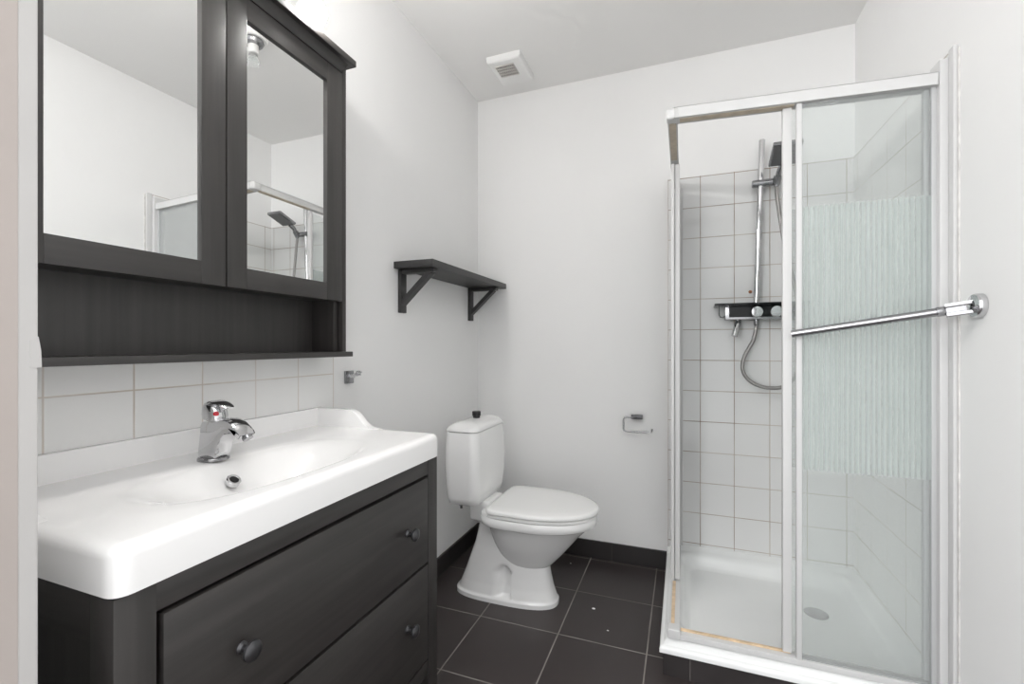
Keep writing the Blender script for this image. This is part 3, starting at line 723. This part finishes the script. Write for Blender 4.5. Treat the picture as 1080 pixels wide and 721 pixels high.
# ------------------------------------------------------------------ shower mixer with riser, hand shower
YT = D - 0.008
sm = thing('shower_mixer', 'black and chrome shower mixer with top shelf and upright riser pipe', 'shower mixer', (1.46, YT, 1.24))
obj('shelf_top', MB().box(1.278, 1.672, YT - 0.112, YT - 0.004, 1.3275, 1.3375, 0.002), M['blackglass'], sm)
obj('mixer_body', MB().box(1.325, 1.650, YT - 0.078, YT - 0.012, 1.262, 1.3275, 0.004), M['chromed'], sm)
f_ = obj('front_panel', MB().box(1.341, 1.640, YT - 0.083, YT - 0.078, 1.273, 1.3245, 0.001), M['blackglass'], sm); f_['label'] = 'glossy black front panel'
for xk in (1.455, 1.533):
    obj('knob', MB().lathe([(0.024, 0), (0.026, 0.004), (0.026, 0.024), (0.023, 0.029), (0.0001, 0.031)], (xk, YT - 0.083, 1.296), (0, -1, 0), 32), M['chrome'], sm)
for xk in (1.36, 1.62):
    obj('wall_union', MB().lathe([(0.030, 0), (0.026, 0.008), (0.018, 0.012)], (xk, YT, 1.290), (0, -1, 0), 28), M['chromed'], sm)
obj('spout', MB().tube([(1.380, YT - 0.048, 1.265), (1.380, YT - 0.050, 1.246)], 0.010, 18).tube([(1.381, YT - 0.050, 1.250), (1.378, YT - 0.060, 1.236), (1.364, YT - 0.074, 1.186)], [0.013, 0.0150, 0.0138], 18), M['chrome'], sm)
obj('soap_clip', MB().tube([(1.300, YT - 0.06, 1.3285), (1.300, YT - 0.06, 1.285), (1.305, YT - 0.06, 1.276), (1.318, YT - 0.06, 1.274), (1.324, YT - 0.06, 1.282)], 0.003, 8), M['chromed'], sm)
RP0, RP1 = Vector((1.459, YT - 0.050, 1.336)), Vector((1.483, YT - 0.052, 2.098))
obj('riser_pipe', MB().tube([RP0, RP0.lerp(RP1, 0.5), RP1 - (RP1 - RP0).normalized() * 0.003, RP1], [0.0132, 0.0132, 0.0132, 0.0105], 20), M['chrome'], sm)
rp = RP0.lerp(RP1, (1.893 - 1.336) / (2.098 - 1.336))
sl = MB().tube([rp + Vector((-0.036, 0, 0.002)), rp + Vector((-0.032, 0, 0.002)), rp + Vector((0.06, -0.006, 0.002)), rp + Vector((0.068, -0.008, 0.002))], [0.014, 0.0175, 0.0175, 0.015], 20)
sl.tube([rp + Vector((0.062, -0.012, -0.014)), rp + Vector((0.066, -0.030, 0.020))], [0.016, 0.018], 20)
obj('slider_clamp', sl, M['chromed'], sm)

hs = thing('hand_shower', 'flat rectangular hand shower with steel hose held on the riser pipe', 'hand shower', (1.53, YT - 0.08, 1.89))
h0 = rp + Vector((0.064, -0.022, 0.004)); h1 = Vector((1.550, YT - 0.118, 1.952))
obj('handle', MB().tube([h0 - Vector((0.001, -0.006, 0.028)), h0, h0.lerp(h1, 0.5) + Vector((0, 0.006, 0.004)), h1], [(0.011, 0.011), (0.0125, 0.0125), (0.016, 0.011), (0.020, 0.008)], 20), M['chromed'], hs)
hd = MB().box(-0.056, 0.056, -0.125, 0.012, -0.009, 0.009, 0.006, 3)
bmesh.ops.rotate(hd.bm, verts=hd.bm.verts, cent=(0, 0, 0), matrix=Matrix.Rotation(math.radians(-20), 3, 'X'))
bmesh.ops.translate(hd.bm, verts=hd.bm.verts, vec=h1 + Vector((0.003, -0.012, 0.002)))
he = obj('spray_head', hd, M['chromed'], hs)
nz = MB().box(-0.048, 0.048, -0.117, 0.004, -0.0105, -0.009)
bmesh.ops.rotate(nz.bm, verts=nz.bm.verts, cent=(0, 0, 0), matrix=Matrix.Rotation(math.radians(-20), 3, 'X'))
bmesh.ops.translate(nz.bm, verts=nz.bm.verts, vec=h1 + Vector((0.003, -0.012, 0.002)))
obj('nozzle_plate', nz, M['nozzle'], he)
yh = YT - 0.05
hose = crom([(1.459, yh, 1.264), (1.459, yh, 1.240), (1.457, yh, 1.215), (1.446, yh, 1.165), (1.416, yh - 0.005, 1.105), (1.400, yh - 0.01, 1.055), (1.408, yh - 0.012, 1.005), (1.445, yh - 0.012, 0.965), (1.505, yh - 0.012, 0.945),
             (1.57, yh - 0.012, 0.955), (1.618, yh - 0.012, 1.01), (1.638, yh - 0.012, 1.12), (1.630, yh - 0.012, 1.30), (1.603, yh - 0.014, 1.45), (1.574, yh - 0.018, 1.58), (1.552, yh - 0.022, 1.73), (1.540, yh - 0.024, 1.82), h0 - Vector((0.001, -0.006, 0.026))], 8)
ho = obj('hose', MB().tube(hose, 0.0084, 14), M['steel'], hs); ho['label'] = 'flexible steel hose'
obj('hose_nut', MB().lathe([(0.012, 0), (0.012, -0.022), (0.009, -0.030)], (1.459, yh, 1.263), seg=20), M['chromed'], hs)
wp = MB().lathe([(0.008, 0), (0.007, 0.004), (0.0045, 0.010), (0.0001, 0.011)], (1.440, YT, 1.398), (0, -1, 0), 14)
tag(obj('wall_plug', wp, M['rust'], None, loc=(1.440, YT, 1.398)), 'small rusty wall plug beside the riser pipe above the mixer', 'wall plug')

for (cx_, cy_, rr_) in ((0.776, 1.965, 0.006), (0.857, 1.835, 0.0035), (0.588, 2.332, 0.003)):
    cb_ = bmesh.new(); bmesh.ops.create_icosphere(cb_, subdivisions=2, radius=rr_)
    for q in cb_.verts: q.co = Vector((q.co.x * 1.3 + cx_, q.co.y * 0.8 + cy_, max(0, q.co.z * 0.5 * random.uniform(0.7, 1.2) + rr_ * 0.35)))
    m_ = MB(); m_._add(cb_)
    tag(obj('plaster_crumb', m_, M['white'], None, loc=(cx_, cy_, 0)), 'tiny white plaster crumb lying on the dark floor tiles', 'crumb', 'plaster crumbs on the floor')
